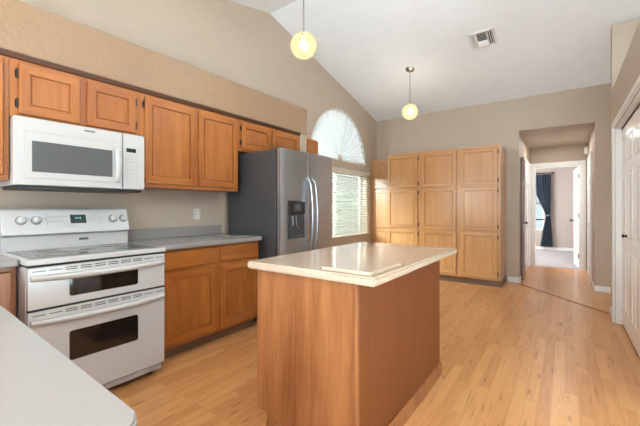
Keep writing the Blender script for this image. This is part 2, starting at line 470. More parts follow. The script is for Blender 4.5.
# left wall with arched and rectangular openings
WY0, WY1, SILL, HEAD, SPR, RAD = 4.03, 5.80, 0.70, 1.84, 2.00, 0.87
WC = 4.90
b = MB('wall'); TH = -.15
def wl(pts):
    b.prism([(XL, y, z) for y, z in pts], (TH, 0, 0))
wl([(YB, 0), (WC - RAD, 0), (WC - RAD, ceil_z(WC - RAD)), (RIDGE, ZR), (YB, ceil_z(YB))])
wl([(WC - RAD, 0), (WY1, 0), (WY1, SILL), (WC - RAD, SILL)])
wl([(WC - RAD, HEAD), (WY1, HEAD), (WY1, SPR), (WC - RAD, SPR)])
wl([(WY1, 0), (YF + .12, 0), (YF + .12, ceil_z(YF + .12)), (WY1, ceil_z(WY1))])
wl([(WC + RAD, SPR), (WY1, SPR), (WY1, ceil_z(WY1)), (WC + RAD, ceil_z(WC + RAD))])
K = 32
for i in range(K):
    a0, a1 = math.pi * i / K, math.pi * (i + 1) / K
    ya, za, yb, zb = WC - RAD * math.cos(a0), SPR + RAD * math.sin(a0), WC - RAD * math.cos(a1), SPR + RAD * math.sin(a1)
    wl([(ya, za), (yb, zb), (yb, ceil_z(yb)), (ya, ceil_z(ya))])
bmesh.ops.remove_doubles(b.bm, verts=b.bm.verts, dist=1e-5)
struct(b.build('wall_left', flat=True), 'beige wall behind the range and refrigerator')

# far wall with the hall opening, hall, bedroom
HX0, HX1, HZ, HY = -.595, .349, 2.43, 8.25
def far_top(x0, x1, z0=0):
    b.box((x0, YF, z0), (x1, YF + .12, ceil_z(YF) - .0))
b = MB('wall'); far_top(XL, HX0); far_top(HX0, HX1, HZ); far_top(HX1, 2.2)
struct(b.build('wall_far', flat=True), 'beige far wall with the hall opening')
# left hall wall: brown door recess
b = MB('wall')
b.box((HX0 - .11, YF + .12, 0), (HX0, HY, HZ))
struct(b.build('wall_hall_left', flat=True))
b = MB('wall'); b.box((HX1, YF + .12, 0), (HX1 + .11, HY, HZ))
struct(b.build('wall_hall_right', flat=True))
b = MB('wall'); b.box((HX0 - .11, YF + .12, HZ), (HX1 + .11, HY + .10, HZ + .1))
struct(b.build('ceiling_hall', flat=True))
DX0, DX1, DZ = -.511, .245, 2.03
b = MB('wall')
b.box((-2.4, HY, 0), (DX0, HY + .10, 2.6)); b.box((DX1, HY, 0), (2.2, HY + .10, 2.6)); b.box((DX0, HY, DZ), (DX1, HY + .10, 2.6))
struct(b.build('wall_hall_end', flat=True))
b = MB('bed_wall')
BW = (-1.15, -.33, .55, 2.02)   # bedroom window opening x0,x1,z0,z1
YBD = 11.60
b.box((-2.4, YBD, 0), (BW[0], YBD + .15, 2.6)); b.box((BW[1] - .15, YBD, 0), (2.2, YBD + .15, 2.6))
b.box((BW[0], YBD, 0), (BW[1] - .15, YBD + .15, BW[2])); b.box((BW[0], YBD, BW[3]), (BW[1] - .15, YBD + .15, 2.6))
struct(b.build('wall_bedroom_far', flat=True), 'taupe bedroom wall behind the curtain')
struct(MB('bed_wall').box((-2.5, HY + .1, 0), (-2.4, YBD + .15, 2.6)).build('wall_bedroom_left', flat=True))
struct(MB('bed_wall').box((2.2, HY + .1, 0), (2.3, YBD + .15, 2.6)).build('wall_bedroom_right', flat=True))
struct(MB('ceil').box((-2.5, HY + .1, 2.6), (2.3, YBD + .15, 2.7)).build('ceiling_bedroom', flat=True))

# closet bump-out on the right with bifold doors
CX, CY0, CY1, CZ = .425, 2.75, 4.98, 2.51
OY0, OY1, OZ = 3.06, 4.66, 2.03
b = MB('wall')
b.box((CX, OY1, 0), (CX + .11, CY1, CZ)); b.box((CX, CY0, 0), (CX + .11, OY0, CZ)); b.box((CX, OY0, OZ), (CX + .11, OY1, CZ))
b.box((CX + .11, CY0, CZ - .1), (1.2, CY1, CZ)); b.box((CX + .11, CY0, 0), (1.2, CY0 + .1, CZ - .1))
b.box((1.2, CY0, 0), (1.3, CY1, CZ))
struct(b.build('wall_closet', flat=True), 'beige closet wall with plant shelf on top')
b = MB('wall')
b.box((CX, CY1, 0), (XR, CY1 + .11, ceil_z(CY1 + .11)))
struct(b.build('wall_beyond_closet', flat=True))
struct(MB('wall').box((2.2, CY1 + .11, 0), (2.3, YF + .12, 3.2)).build('wall_passage_end', flat=True))

# unseen right and back walls with daylight openings, the right one sized for sun
b = MB('wall')
b.box((XR, YB - .15, 0), (XR + .15, -1.5, 3.0)); b.box((XR, 2.2, 0), (XR + .15, CY1 + .11, 3.7)); b.box((XR, -1.5, 0), (XR + .15, 2.2, .1))
b.prism([(XR, -1.5, 2.35), (XR, 2.2, 2.35), (XR, 2.2, ceil_z(2.2)), (XR, -1.5, ceil_z(-1.5))], (.15, 0, 0))
struct(b.build('wall_right', flat=True))
b = MB('wall')
b.box((XL - .15, YB - .15, 0), (-1.6, YB, ceil_z(YB))); b.box((2.2, YB - .15, 0), (XR, YB, ceil_z(YB))); b.box((-1.6, YB - .15, 2.25), (2.2, YB, ceil_z(YB)))
struct(b.build('wall_back', flat=True))

# soffit over the upper cabinets, alcove stub wall
SX = -2.772
b = MB('soffit')
b.box((XL + .001, YB + .001, 2.165), (SX, 3.545, 2.50), .006)
struct(b.build('wall_soffit'), 'textured beige soffit above the upper cabinets')
b = MB('wall'); b.box((XL + .001, 3.40, 0), (SX - .004, 3.543, 2.164), .004)
struct(b.build('wall_alcove', flat=True), 'narrow wall beside the refrigerator')
struct(MB('wall').box((XL + .001, 2.405, .916), (XL + .035, 2.452, 1.368), .003).build('trim_1'))

# baseboards
def base(name, a, c):
    struct(MB('white_trim').box(a, c, .004).build(name))
base('baseboard_far', (-.752, YF - .014, .001), (HX0, YF - .001, .085))
base('baseboard_far', (HX1, YF - .014, .001), (2.1, YF - .001, .085))
base('baseboard_hall_left', (HX0 + .001, YF + .0, .001), (HX0 + .014, 6.42, .085))
base('baseboard_hall_right', (HX1 - .014, YF - .014, .001), (HX1 - .001, 6.60, .085))
base('baseboard_closet', (CX - .014, OY1 + .085, .001), (CX - .001, CY1 + .11, .085))
base('baseboard_bedroom', (-2.39, YBD - .014, .005), (2.19, YBD - .001, .09))
base('baseboard_left', (XL + .001, 3.545, .001), (XL + .014, 5.99, .085))

# transition strip across the hall mouth
p0, p1 = Vector((-.60, 6.17, 0)), Vector((.40, 5.03, 0))
d = (p1 - p0).normalized(); nn = Vector((-d.y, d.x, 0)) * .014
struct(MB('strip').prism([p0 - nn, p1 - nn, p1 + nn, p0 + nn], (0, 0, .007)).build('trim_2'), 'dark threshold strip between kitchen and hall floors')

# casings
def casing(name, fr, u0, u1, w1, wd=.078, t=.018):
    b = MB('white_trim')
    b.fbox(fr, u0 - wd, u0, .0, w1 + wd, .001, t, .004); b.fbox(fr, u1, u1 + wd, .0, w1 + wd, .001, t, .004)
    b.fbox(fr, u0, u1, w1, w1 + wd, .001, t, .004)
    # inner bead
    b.fbox(fr, u0 - wd + .012, u0 - .012, 0, w1 + wd - .012, t, t + .006, .003); b.fbox(fr, u1 + .012, u1 + wd - .012, 0, w1 + wd - .012, t, t + .006, .003)
    b.fbox(fr, u0 - .012, u1 + .012, w1 + .012, w1 + wd - .012, t, t + .006, .003)
    return struct(b.build(name))
casing('trim_3', FAR(HY), DX0, DX1, DZ)
b = MB('white_trim')
b.box((DX0 + .0005, HY + .001, 0), (DX0 + .018, HY + .099, DZ)); b.box((DX1 - .018, HY + .001, 0), (DX1 - .0005, HY + .099, DZ)); b.box((DX0 + .018, HY + .001, DZ - .018), (DX1 - .018, HY + .099, DZ - .0005))
struct(b.build('trim_4'))
casing('trim_5', RIGHT(CX), OY0, OY1, OZ, .065)
b = MB('white_trim')
b.box((CX + .001, OY1 - .014, .0), (CX + .109, OY1 - .001, OZ)); b.box((CX + .001, OY0 + .001, 0), (CX + .109, OY0 + .014, OZ)); b.box((CX + .001, OY0 + .014, OZ - .014), (CX + .109, OY1 - .014, OZ - .001))
struct(b.build('trim_6'))
casing('trim_7', LEFT(HX0), 7.02, 8.09, 2.03, .07)
casing('trim_8', RIGHT(HX1), 6.95, 7.72, 2.03, .07)

# ------------------------------------------------------------------ panelled doors
def panel_face(b, fr, u0, u1, w0, w1, n, depth=.008):
    """raised moulded panel ring set into a slab face"""
    r = lambda i, nn: [fr.p(u0 + i, w0 + i, nn), fr.p(u1 - i, w0 + i, nn), fr.p(u1 - i, w1 - i, nn), fr.p(u0 + i, w1 - i, nn)]
    b.loft([r(0, n - .004), r(0, n + .002), r(.010, n + .007), r(.022, n + .0006), r(.034, n + .0006), r(.058, n + .008)])
def slab_door(b, fr, u0, u1, w0, w1, n0, n1, rows, cols=2, stile=.10):
    b.fbox(fr, u0, u1, w0, w1, n0, n1, .003)
    gap = .07 if cols > 1 else 0
    pw = (u1 - u0 - 2 * stile - gap * (cols - 1)) / cols
    for c in range(cols):
        for (r0, r1) in rows:
            ua = u0 + stile + c * (pw + gap)
            panel_face(b, fr, ua, ua + pw, w0 + r0, w0 + r1, n1)
def door_leaf(fr, u0, u1, h, n0, n1, mat, rows, cols=2, stile=.10):
    b = MB(mat); slab_door(b, fr, u0, u1, .012, h, n0, n1, rows, cols, stile)
    return b
SIX = [(.20, .80), (.93, 1.55), (1.66, 1.90)]
# bedroom door: open into the bedroom, hinged on the right jamb
hp = Vector((.222, HY + .11, 0)); fe = Vector((.150, HY + .11 + .76, 0))
dd = (fe - hp).normalized()
fr = Fr(hp, dd, Vector((-dd.y, dd.x, 0)))     # n points towards -X, the passage
b = MB('white_door')
b.prism([fr.p(0, .012, -.035), fr.p(.755, .012, -.035), fr.p(.755, .012, 0), fr.p(0, .012, 0)], (0, 0, 2.0), .002)
for c in range(2):
    for (r0, r1) in SIX:
        ua = .10 + c * (.243 + .07); panel_face(b, fr, ua, ua + .243, r0, r1, 0)
o = struct(b.build('door_1'), 'white panelled bedroom door standing open')
for z in (.25, 1.05, 1.82):
    MB('hinge').cyl(hp + Vector((-.006, -.012, z - .045)), (0, 0, 1), .008, .09, 10).build('hinge', o)
b = MB('hinge')
for sgn, nn in ((1, 0), (-1, -.035)):
    c0 = fr.p(.69, .93, nn); b.cyl(c0, fr.n * sgn, .026, .008, 20); b.cyl(c0, fr.n * sgn, .009, .05, 12)
    b.lathe(c0 + fr.n * sgn * .04, fr.n * sgn, [(0, 0), (.018, .002), (.027, .014), (.026, .026), (.014, .034), (0, .035)], 18)
b.build('doorknob', o)
# brown door on the left of the hall, standing against its wall
b = MB('brown_door'); slab_door(b, LEFT(HX0), 6.44, 6.88, .012, 2.03, .002, .036, SIX, 1, .09)
o = struct(b.build('door_2'), 'dark brown door on the left of the hall')
MB('hinge').lathe((HX0 + .036, 6.52, .95), (1, 0, 0), [(.025, 0), (.025, .006), (.009, .008), (.009, .03), (.024, .04), (.024, .052), (.012, .06), (0, .061)], 18).build('doorknob', o)
b = MB('white_door'); slab_door(b, LEFT(HX0), 7.022, 8.088, .012, 2.028, .001, .012, SIX)
struct(b.build('door_3'), 'white door on the left side of the hall')
b = MB('white_door'); slab_door(b, RIGHT(HX1), 6.952, 7.718, .012, 2.028, .001, .012, SIX)
struct(b.build('door_4'), 'white door on the right side of the hall')
# closet bifold leaves
lw = (OY1 - OY0 - .034) / 4
for i in range(4):
    y1 = OY1 - .017 - i * lw
    b = MB('white_door')
    slab_door(b, RIGHT(CX + .05), y1 - lw + .003, y1 - .002, .02, OZ - .03, -.032, 0, [(.18, .78), (.90, 1.52), (1.62, 1.86)], 1, .075)
    o = struct(b.build('door_%d' % (5 + i)), 'white bifold closet leaf')
    if i == 0:
        yk = y1 - lw + .05 if i == 0 else y1 - .05
        MB('hinge').lathe((CX + .05, yk, .93), (-1, 0, 0), [(.016, -.001), (.012, .006), (.008, .016), (.017, .024), (.018, .032), (.010, .038), (0, .039)], 16).build('knob', o)
struct(MB('black').box((CX + .045, OY0 + .016, OZ - .028), (CX + .085, OY1 - .016, OZ - .015)).build('trim_9'), 'bifold track, black for the dark gap above the closet doors')  # black strip stands in for the shaded gap above the doors

# ------------------------------------------------------------------ windows
def arc(r, x, n=40, c=WC, z=SPR):
    return [(x, c - r * math.cos(math.pi * i / n), z + r * math.sin(math.pi * i / n)) for i in range(n + 1)]
root = struct(bpy.data.objects.new('window_1', None)); COL.objects.link(root); root.location = (XL, WC, SPR); root['_o'] = (XL, WC, SPR)
root['label'] = 'half-round window high on the left wall'
b = MB('white_trim')
n = 40
outer, inner = arc(RAD - .002, XL - .10, n), arc(RAD - .045, XL - .10, n)
for i in range(n):
    b.prism([outer[i], outer[i + 1], inner[i + 1], inner[i]], (.04, 0, 0))
b.box((XL - .10, WC - RAD + .045, SPR + .002), (XL - .06, WC + RAD - .045, SPR + .045))
b.build('window_frame', root)
MB('glass').prism(arc(RAD - .046, XL - .082, n), (.006, 0, 0)).build('glass_pane', root)
root = struct(bpy.data.objects.new('window_2', None)); COL.objects.link(root); root.location = (XL, WC, SILL); root['_o'] = (XL, WC, SILL)
root['label'] = 'rectangular window beside the refrigerator'
b = MB('white_trim')
fy0, fy1 = WC - RAD + .002, WY1 - .002
for (ya, yb, za, zb) in ((fy0, fy0 + .05, SILL + .002, HEAD - .002), (fy1 - .05, fy1, SILL + .002, HEAD - .002), (fy0, fy1, SILL + .002, SILL + .05), (fy0, fy1, HEAD - .05, HEAD - .002), (WC - .02, WC + .02, SILL + .05, HEAD - .05)):
    b.box((XL - .14, ya, za), (XL - .10, yb, zb))
b.build('window_frame', root)
MB('glass').box((XL - .123, fy0 + .05, SILL + .05), (XL - .117, fy1 - .05, HEAD - .05)).build('glass_pane', root)

root = struct(bpy.data.objects.new('window_4', None)); COL.objects.link(root); root.location = (XL, -.95, 1.55); root['_o'] = (XL, -.95, 1.55)  # added unseen frame on solid wall, for the sink-side fill lamp
b = MB('white_trim')
for q in ((-1.6, -1.53, 1.02, 2.08), (-.37, -.30, 1.02, 2.08), (-1.53, -.37, 1.02, 1.09), (-1.53, -.37, 2.01, 2.08)):
    b.box((XL + .001, q[0], q[2]), (XL + .03, q[1], q[3]), .003)
b.build('window_frame', root)
# sunburst shade in the arch
root = thing('sunburst_shade', (XL - .02, WC, SPR + .01), 'white sheer pleated sunburst shade filling the half-round window', 'curtain')
b = MB('sheer'); t = bmesh.new()
RS, nr, na = RAD - .003, 9, 220
rows = []
for j in range(nr + 1):
    r = .03 + (RS - .03) * j / nr
    row = []
    for i in range(na + 1):
        a = math.pi * i / na
        amp = .004 + .015 * (r / RS)
        ph = i / na * 2 * math.pi * 24
        x = XL - .031 + amp * (math.sin(ph + .7 * math.sin(ph * .21 + 1)) * .8 + .35 * math.sin(ph * 2.7 + j * .1))
        row.append(t.verts.new((x, WC - r * math.cos(a), SPR + .012 + r * math.sin(a) * (RS - .006) / RS)))
    rows.append(row)
for j in range(nr):
    for i in range(na):
        t.faces.new((rows[j][i], rows[j][i + 1], rows[j + 1][i + 1], rows[j + 1][i]))
b.merge(t); b.build('pleated_fabric', root)
b = MB('sheer_hem'); b.tube([(XL - .012, y, z + .004) for x, y, z in arc(RAD - .006, 0, 48)], .015, 8)
b.tube([(XL - .012, WC - RAD + .012, SPR + .012), (XL - .012, WC + RAD - .012, SPR + .012)], .010, 8); b.build('hem', root)
b = MB('rosette'); b.lathe((XL - .012, WC, SPR + .045), (1, 0, 0), [(0, -.02), (.055, -.015), (.065, 0), (.05, .014), (.03, .01), (.018, .02), (0, .022)], 24)
b.build('rosette', root)['label'] = 'cream gathered rosette'

# blind
root = thing('window_blind', (XL + .03, WC, SILL), 'cream horizontal slat blind lowered over the window beside the refrigerator', 'blind')
b = MB('slat'); BY0, BY1 = WC - RAD + .01, WY1 + .03
ns = 23; zt, zb = 1.775, .755
for i in range(ns):
    z = zt + (zb - zt) * i / (ns - 1)
    th = math.radians(42)
    c, s_ = math.cos(th) * .024, math.sin(th) * .024
    b.prism([(XL + .034 - c, BY0, z + s_), (XL + .034 + c, BY0, z - s_), (XL + .034 + c, BY0, z - s_ + .003), (XL + .034 - c, BY0, z + s_ + .003)], (0, BY1 - BY0, 0))
b.build('slats', root)
MB('slat').box((XL + .004, BY0 - .005, 1.80), (XL + .066, BY1 + .005, 1.865), .004).build('headrail', root)
MB('slat').box((XL + .010, BY0, .705), (XL + .060, BY1, .725), .005).build('bottom_rail', root)
for y in (BY0 + .12, WC - .25, WC + .3, BY1 - .12):
    MB('slat').box((XL + .0615, y - .005, .715), (XL + .063, y + .005, 1.81)).build('ladder_tape', root)

# garden outside that window
struct(MB('gravel').box((-16, -4, -.20), (XL - .16, 16, -.13)).build('ground'), 'gravel yard outside the window')
t = bmesh.new(); bmesh.ops.create_grid(t, x_segments=90, y_segments=24, size=.5)
rng = random.Random(5)
hv = []
for v in t.verts:
    y, q = v.co.x * 20 + 8, (v.co.y + .5) * 2.6          # unroll: front face, then over the top
    x, z = (-8.6, -.13 + q) if q < 2.0 else (-8.6 - (q - 2.0), 1.87)
    v.co = Vector((x +   .05 * rng.uniform(-1, 1), y + .08 * rng.uniform(-1, 1), z + .14 * rng.uniform(-1, 1)))
b = MB('leaf').merge(t)
tag(b.build('garden_hedge'), 'long dark green hedge across the yard outside the slatted blind', 'hedge')
root = thing('garden_shrub', (-6.9, 8.6, -.13), 'green leafy shrub in the yard outside the slatted blind', 'shrub')
MB('bark').tube([(-6.9, 8.6, -.13), (-6.88, 8.62, .5), (-6.92, 8.58, 1.1)], [.06, .05, .03]).build('stem', root)
b = MB('leaf'); rng = random.Random(3)
for i in range(1400):
    d = Vector((rng.gauss(0, 1), rng.gauss(0, 1), rng.gauss(0, 1))).normalized() * (rng.random() ** .4)
    c = Vector((-6.9, 8.6, 1.15)) + Vector((d.x * .95, d.y * 1.0, d.z * 1.0))
    u = Vector((rng.gauss(0, 1), rng.gauss(0, 1), rng.gauss(0, 1))).normalized(); v = u.orthogonal().normalized()
    t = bmesh.new(); L = .09 + rng.random() * .06
    vs = [t.verts.new(c - u * L), t.verts.new(c + v * L * .45), t.verts.new(c + u * L), t.verts.new(c - v * L * .45)]
    t.faces.new(vs); b.merge(t)
b.build('foliage', root)

# ------------------------------------------------------------------ cabinet doors and boxes
def panel_door(fr, u0, u1, w0, w1, wood_key, hor, n0=0.002, th=.019, fw=.056, groove=True):
    """framed door with a grooved flat panel; hor = axis letter of the rails"""
    b = MB(wood_key + '_z')
    r = lambda i, n: [fr.p(u0 + i, w0 + i, n), fr.p(u1 - i, w0 + i, n), fr.p(u1 - i, w1 - i, n), fr.p(u0 + i, w1 - i, n)]
    n1 = n0 + th
    if groove:
        rings = [r(0, n0), r(0, n1 - .007), r(.003, n1 - .002), r(.009, n1), r(fw, n1), r(fw + .002, n1 - .014), r(fw + .009, n1 - .014), r(fw + .013, n1 - .0085)]
    else:
        rings = [r(0, n0), r(0, n1 - .009), r(.004, n1 - .003), r(.016, n1)]
    rail, stile = wood_key + '_' + hor, wood_key + '_z'
    body = stile if groove else rail
    b.loft(rings, lambda i, k: (body if i == len(rings) - 1 else (rail if k in (0, 2) else stile)))
    return b
def hinge_pair(door, fr, u, w0, w1, side, n0=.002):
    """exposed wrap hinges at one edge; side = direction of the frame from the door edge"""
    for wz in (w0 + .065, w1 - .065):
        b = MB('hinge')
        b.fbox(fr, u + side * .001, u + side * .016, wz - .024, wz + .024, n0 - .001, n0 + .003, .001)
        b.cyl(fr.p(u + side * .004, wz - .028, n0 + .010), (0, 0, 1), .006, .056, 10)
        for e in (-.033, .028):
            b.cyl(fr.p(u + side * .004, wz + e, n0 + .010), (0, 0, 1), .004, .006, 8)
        b.build('hinge', door)
def carcass(fr, u0, u1, w0, w1, n_back, key, hor, openings, toe=None, sw=.02, ends=True):
    """face frame + box, front of the frame at n=0; openings: list of (u0,u1,w0,w1) cut in the frame"""
    b = MB(key + '_z')
    b.fbox(fr, u0, u1, w0, w1, n_back, -.019, .001)
    # face frame drawn as stiles and rails
    us = sorted({round(v, 4) for o in openings for v in o[:2]}); ws = sorted({round(v, 4) for o in openings for v in o[2:]})
    b.m(key + '_z')
    cols = sorted({(o[0], o[1]) for o in openings})
    edges = [u0] + [v for c in cols for v in c] + [u1]
    for a, c in zip(edges[0::2], edges[1::2]):
        b.fbox(fr, a, c, w0, w1, -.019, 0, .0012)
    b.m(key + '_' + hor)
    for cu0, cu1 in cols:
        rr = sorted([o[2:] for o in openings if (o[0], o[1]) == (cu0, cu1)])
        ev = [w0] + [v for q in rr for v in q] + [w1]
        for a, c in zip(ev[0::2], ev[1::2]):
            b.fbox(fr, cu0, cu1, a, c, -.019, 0, .0012)
    return b

# --- upper cabinets on the left wall
UF = LEFT(-2.782)      # face frame front; doors stand proud to about -2.761
UB = -(-2.782 - XL) + .002   # n of the back
def upper(label, u0, u1, w0, w1, doors, side):
    root = thing('upper_cabinet', (XL + .165, (u0 + u1) / 2, w0), label, 'cabinet', 'upper cabinets on the left wall')
    ops = [(a + .012, c - .012, z0 + .012, z1 - .012) for a, c, z0, z1 in doors]
    carcass(UF, u0, u1, w0, w1, UB, 'oak', 'y', ops).build('body', root)
    for (a, c, z0, z1), sd in zip(doors, side):
        d = panel_door(UF, a, c, z0, z1, 'oak', 'y').build('door', root)
        if sd: hinge_pair(d, UF, a if sd < 0 else c, z0, z1, sd)
    return root
upper('honey oak wall cabinet at the left edge, left of the microwave', -.36, .572, 1.37, 2.162, [(-.30, .10, 1.40, 2.105), (.115, .545, 1.40, 2.105)], (-1, -1))
upper('short two-door oak wall cabinet directly above the white microwave', .574, 1.366, 1.765, 2.162, [(.614, .948, 1.79, 2.105), (.988, 1.328, 1.79, 2.105)], (-1, 1))
upper('tall two-door oak wall cabinet between the microwave and the refrigerator', 1.368, 2.382, 1.37, 2.162, [(1.40, 1.868, 1.40, 2.105), (1.90, 2.36, 1.40, 2.105)], (-1, 0))
upper('short two-door oak wall cabinet above the refrigerator', 2.384, 3.396, 1.80, 2.162, [(2.42, 2.862, 1.825, 2.105), (2.892, 3.365, 1.825, 2.105)], (-1, 0))
upper('small oak wall cabinet end beyond the refrigerator, below the half-round window', 3.547, 3.795, 1.37, 2.125, [(3.56, 3.785, 1.40, 2.105)], (0,))
# crown moulding under the soffit
b = MB('crown')
b.prism([(-2.781, -.36, 2.130), (-2.766, -.36, 2.133), (-2.756, -.36, 2.153), (-2.756, -.36, 2.1645), (-2.781, -.36, 2.1645)], (0, 3.756, 0))
o = struct(b.build('trim_10'), 'dark oak crown strip between the upper cabinets and the soffit')

# --- base cabinets on the left wall
BF = LEFT(-2.502)
BBk = -(-2.502 - XL) + .002
def toe_kick(b, fr, u0, u1, n0, n1):
    b.m('toe').fbox(fr, u0, u1, 0.001, .10, n0, n1)
root = thing('base_cabinet', (-2.8, 1.86, 0), 'honey oak base cabinet with two drawers, between the range and the refrigerator', 'cabinet', 'base cabinets on the left wall')
dr = [(1.40, 1.885, .715, .855), (1.932, 2.385, .715, .855)]
ds = [(1.40, 1.885, .135, .690), (1.932, 2.385, .135, .690)]
b = carcass(BF, 1.345, 2.405, .10, .874, BBk, 'oak', 'y', [(a + .012, c - .012, z0 + .012, z1 - .012) for a, c, z0, z1 in dr + ds])
toe_kick(b, BF, 1.345, 2.405, BBk, -.065); b.build('body', root)
for q in dr: panel_door(BF, *q, 'oak', 'y', groove=False).build('drawer_front', root)
for q in ds: panel_door(BF, *q, 'oak', 'y').build('door', root)
root = thing('base_cabinet', (-2.8, .42, 0), 'honey oak base cabinet at the left edge, left of the white range', 'cabinet', 'base cabinets on the left wall')
q = (.30, .525, .135, .845)
b = carcass(BF, .27, .545, .10, .874, BBk, 'oak', 'y', [(.312, .513, .147, .833)])
toe_kick(b, BF, .27, .545, BBk, -.065); b.build('body', root)
panel_door(BF, *q, 'oak', 'y', fw=.05).build('door', root)
# peninsula cabinet under the foreground counter
root = thing('peninsula_cabinet', (-1.5, -.1, 0), 'oak cabinet under the grey foreground counter', 'cabinet')
b = MB('oak_z').box((XL + .003, -.40, .10), (-.53, .21, .874), .002); b.m('toe').box((XL + .003, -.33, .001), (-.60, .14, .10)); b.build('body', root)
for i in range(4):
    u0 = -2.40 + i * .46
    panel_door(Fr((0, .21, 0), (1, 0, 0), (0, 1, 0)), u0, u0 + .43, .135, .845, 'oak', 'x').build('door', root)

# --- counters
def slab(b, poly, z0, z1, bev=.010):
    b.prism([(x, y, z0) for x, y in poly], (0, 0, z1 - z0), bev)
root = thing('worktop', (-2.78, 1.87, .875), 'beige worktop with low backsplash, right of the range', 'worktop')
b = MB('counter_grey'); slab(b, [(XL + .003, 1.338), (-2.452, 1.338), (-2.452, 2.412), (XL + .003, 2.412)], .876, .914, .007); b.build('slab', root)
MB('counter_grey').box((XL + .002, 1.338, .9145), (XL + .022, 2.404, 1.01), .004).build('backsplash', root)
root = thing('peninsula_worktop', (-1.6, .0, .875), 'pale grey foreground peninsula worktop with rounded corner, wrapping to the left of the range', 'worktop')
b = MB('counter_grey')
poly = [(XL + .003, -.43)]
poly += [(-.49 + .035 * math.cos(a), -.395 + .035 * math.sin(a)) for a in [math.radians(-90 + k * 18) for k in range(6)]]
poly += [(-.49 + .035 * math.cos(a), .199 + .035 * math.sin(a)) for a in [math.radians(k * 18) for k in range(6)]]
poly += [(-2.452, .284), (-2.452, .546), (XL + .003, .546)]
slab(b, poly, .876, .914, .0045); b.build('slab', root)
MB('counter_grey').box((XL + .002, -.43, .9145), (XL + .022, .546, 1.01), .004).build('backsplash', root)

# --- island
IX0, IX1, IY0, IY1 = -1.352, -.733, 1.292, 2.49
root = thing('island_cabinet', ((IX0 + IX1) / 2, (IY0 + IY1) / 2, 0), 'oak-veneered kitchen island cabinet in the middle of the floor', 'cabinet')
b = MB('veneer')
b.prism([(IX0, IY0 + .02, .118), (IX1 - .02, IY0 + .02, .118), (IX1 - .02, IY1, .118), (IX0, IY1, .118)], (0, 0, .756))
b.m('toe').box((IX0 + .075, IY0 + .04, .001), (IX1 - .03, IY1 - .01, .118))
b.build('body', root)
b = MB('veneer')
b.prism([(IX0, IY0, .118), (IX0 + .075, IY0, .118), (IX0 + .075, IY0, .002), (IX1, IY0, .002), (IX1, IY0, .874), (IX0, IY0, .874)], (0, .019, 0))
b.build('end_panel', root)
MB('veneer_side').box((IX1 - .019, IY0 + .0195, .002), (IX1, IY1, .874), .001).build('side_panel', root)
b = MB('veneer'); b.box((IX1 - .012, IY0 - .012, .085), (IX1 + .002, IY0 + .002, .874), .003); b.build('corner_trim', root)
b = MB('veneer')
b.prism([(IX0 + .08, IY0 - .001, .001), (IX0 + .08, IY0 - .014, .001), (IX0 + .08, IY0 - .014, .075), (IX0 + .08, IY0 - .006, .088), (IX0 + .08, IY0 - .001, .088)], (IX1 - IX0 - .08 + .014, 0, 0))
b.prism([(IX1 + .001, IY0 - .0, .001), (IX1 + .014, IY0 - .0, .001), (IX1 + .014, IY0 - .0, .075), (IX1 + .006, IY0 - .0, .088), (IX1 + .001, IY0 - .0, .088)], (0, IY1 - IY0 + .01, 0))
b.build('base_moulding', root)
IFr = Fr((IX0, 0, 0), (0, 1, 0), (-1, 0, 0))
for k in range(2):
    u0 = IY0 + .05 + k * .58
    panel_door(IFr, u0, u0 + .55, .15, .68, 'oak', 'y').build('door', root)
    panel_door(IFr, u0, u0 + .55, .705, .855, 'oak', 'y', groove=False).build('drawer_front', root)
CX0, CX1, CYa, CYb = -1.385, -.622, 1.243, 2.532
o = MB('counter'); slab(o, [(CX0, CYa), (CX1, CYa), (CX1, CYb), (CX0, CYb)], .8755, .914, .009)
tag(o.build('island_worktop'), 'polished beige worktop covering the kitchen island', 'worktop')
o = MB('counter').box((-.905, 1.262, .9145), (-.652, 1.585, .931), .004)
tag(o.build('cutting_board'), 'thin beige slab lying on the near corner of the island worktop', 'board')

# --- pantry cabinets on the far wall
PF = FAR(5.672)
PBk = -(YF - 5.672) + .002
def pantry(label, fr, nb, u0, u1, d0, d1, top, rows, hside):
    root = thing('pantry_cabinet', ((u0 + u1) / 2, fr.o.y + .3, 0), label, 'cabinet', 'pantry cabinets on the far wall')
    ds = [(d0, d1, a, c) for a, c in rows]
    b = carcass(fr, u0, u1, .10, top, nb, 'pale', 'x', [(a + .012, c - .012, z0 + .012, z1 - .012) for a, c, z0, z1 in ds])
    toe_kick(b, fr, u0, u1, nb, -.05)
    b.build('body', root)
    for q in ds:
        d = panel_door(fr, *q, 'pale', 'x', fw=.05).build('door', root)
        if hside: hinge_pair(d, fr, q[1] if hside > 0 else q[0], q[2], q[3], hside)
ROWS = [(.135, .818), (.848, 1.520), (1.550, 2.108)]
pantry('full-height light oak pantry cabinet, leftmost of the three deep ones', PF, PBk, -2.606, -1.998, -2.585, -2.035, 2.145, ROWS, 1)
pantry('full-height light oak pantry cabinet, middle of the three deep ones', PF, PBk, -1.997, -1.389, -1.962, -1.408, 2.145, ROWS, 0)
pantry('full-height light oak pantry cabinet nearest the hall opening', PF, PBk, -1.388, -.778, -1.342, -.818, 2.145, ROWS, 1)
SF = FAR(6.02)
pantry('shallow light oak pantry cabinet set back in the corner by the window', SF, -(YF - 6.02) + .002, XL + .004, -2.608, -3.06, -2.635, 2.145, [(.135, .79), (.82, 1.54), (1.57, 2.108)], 0)

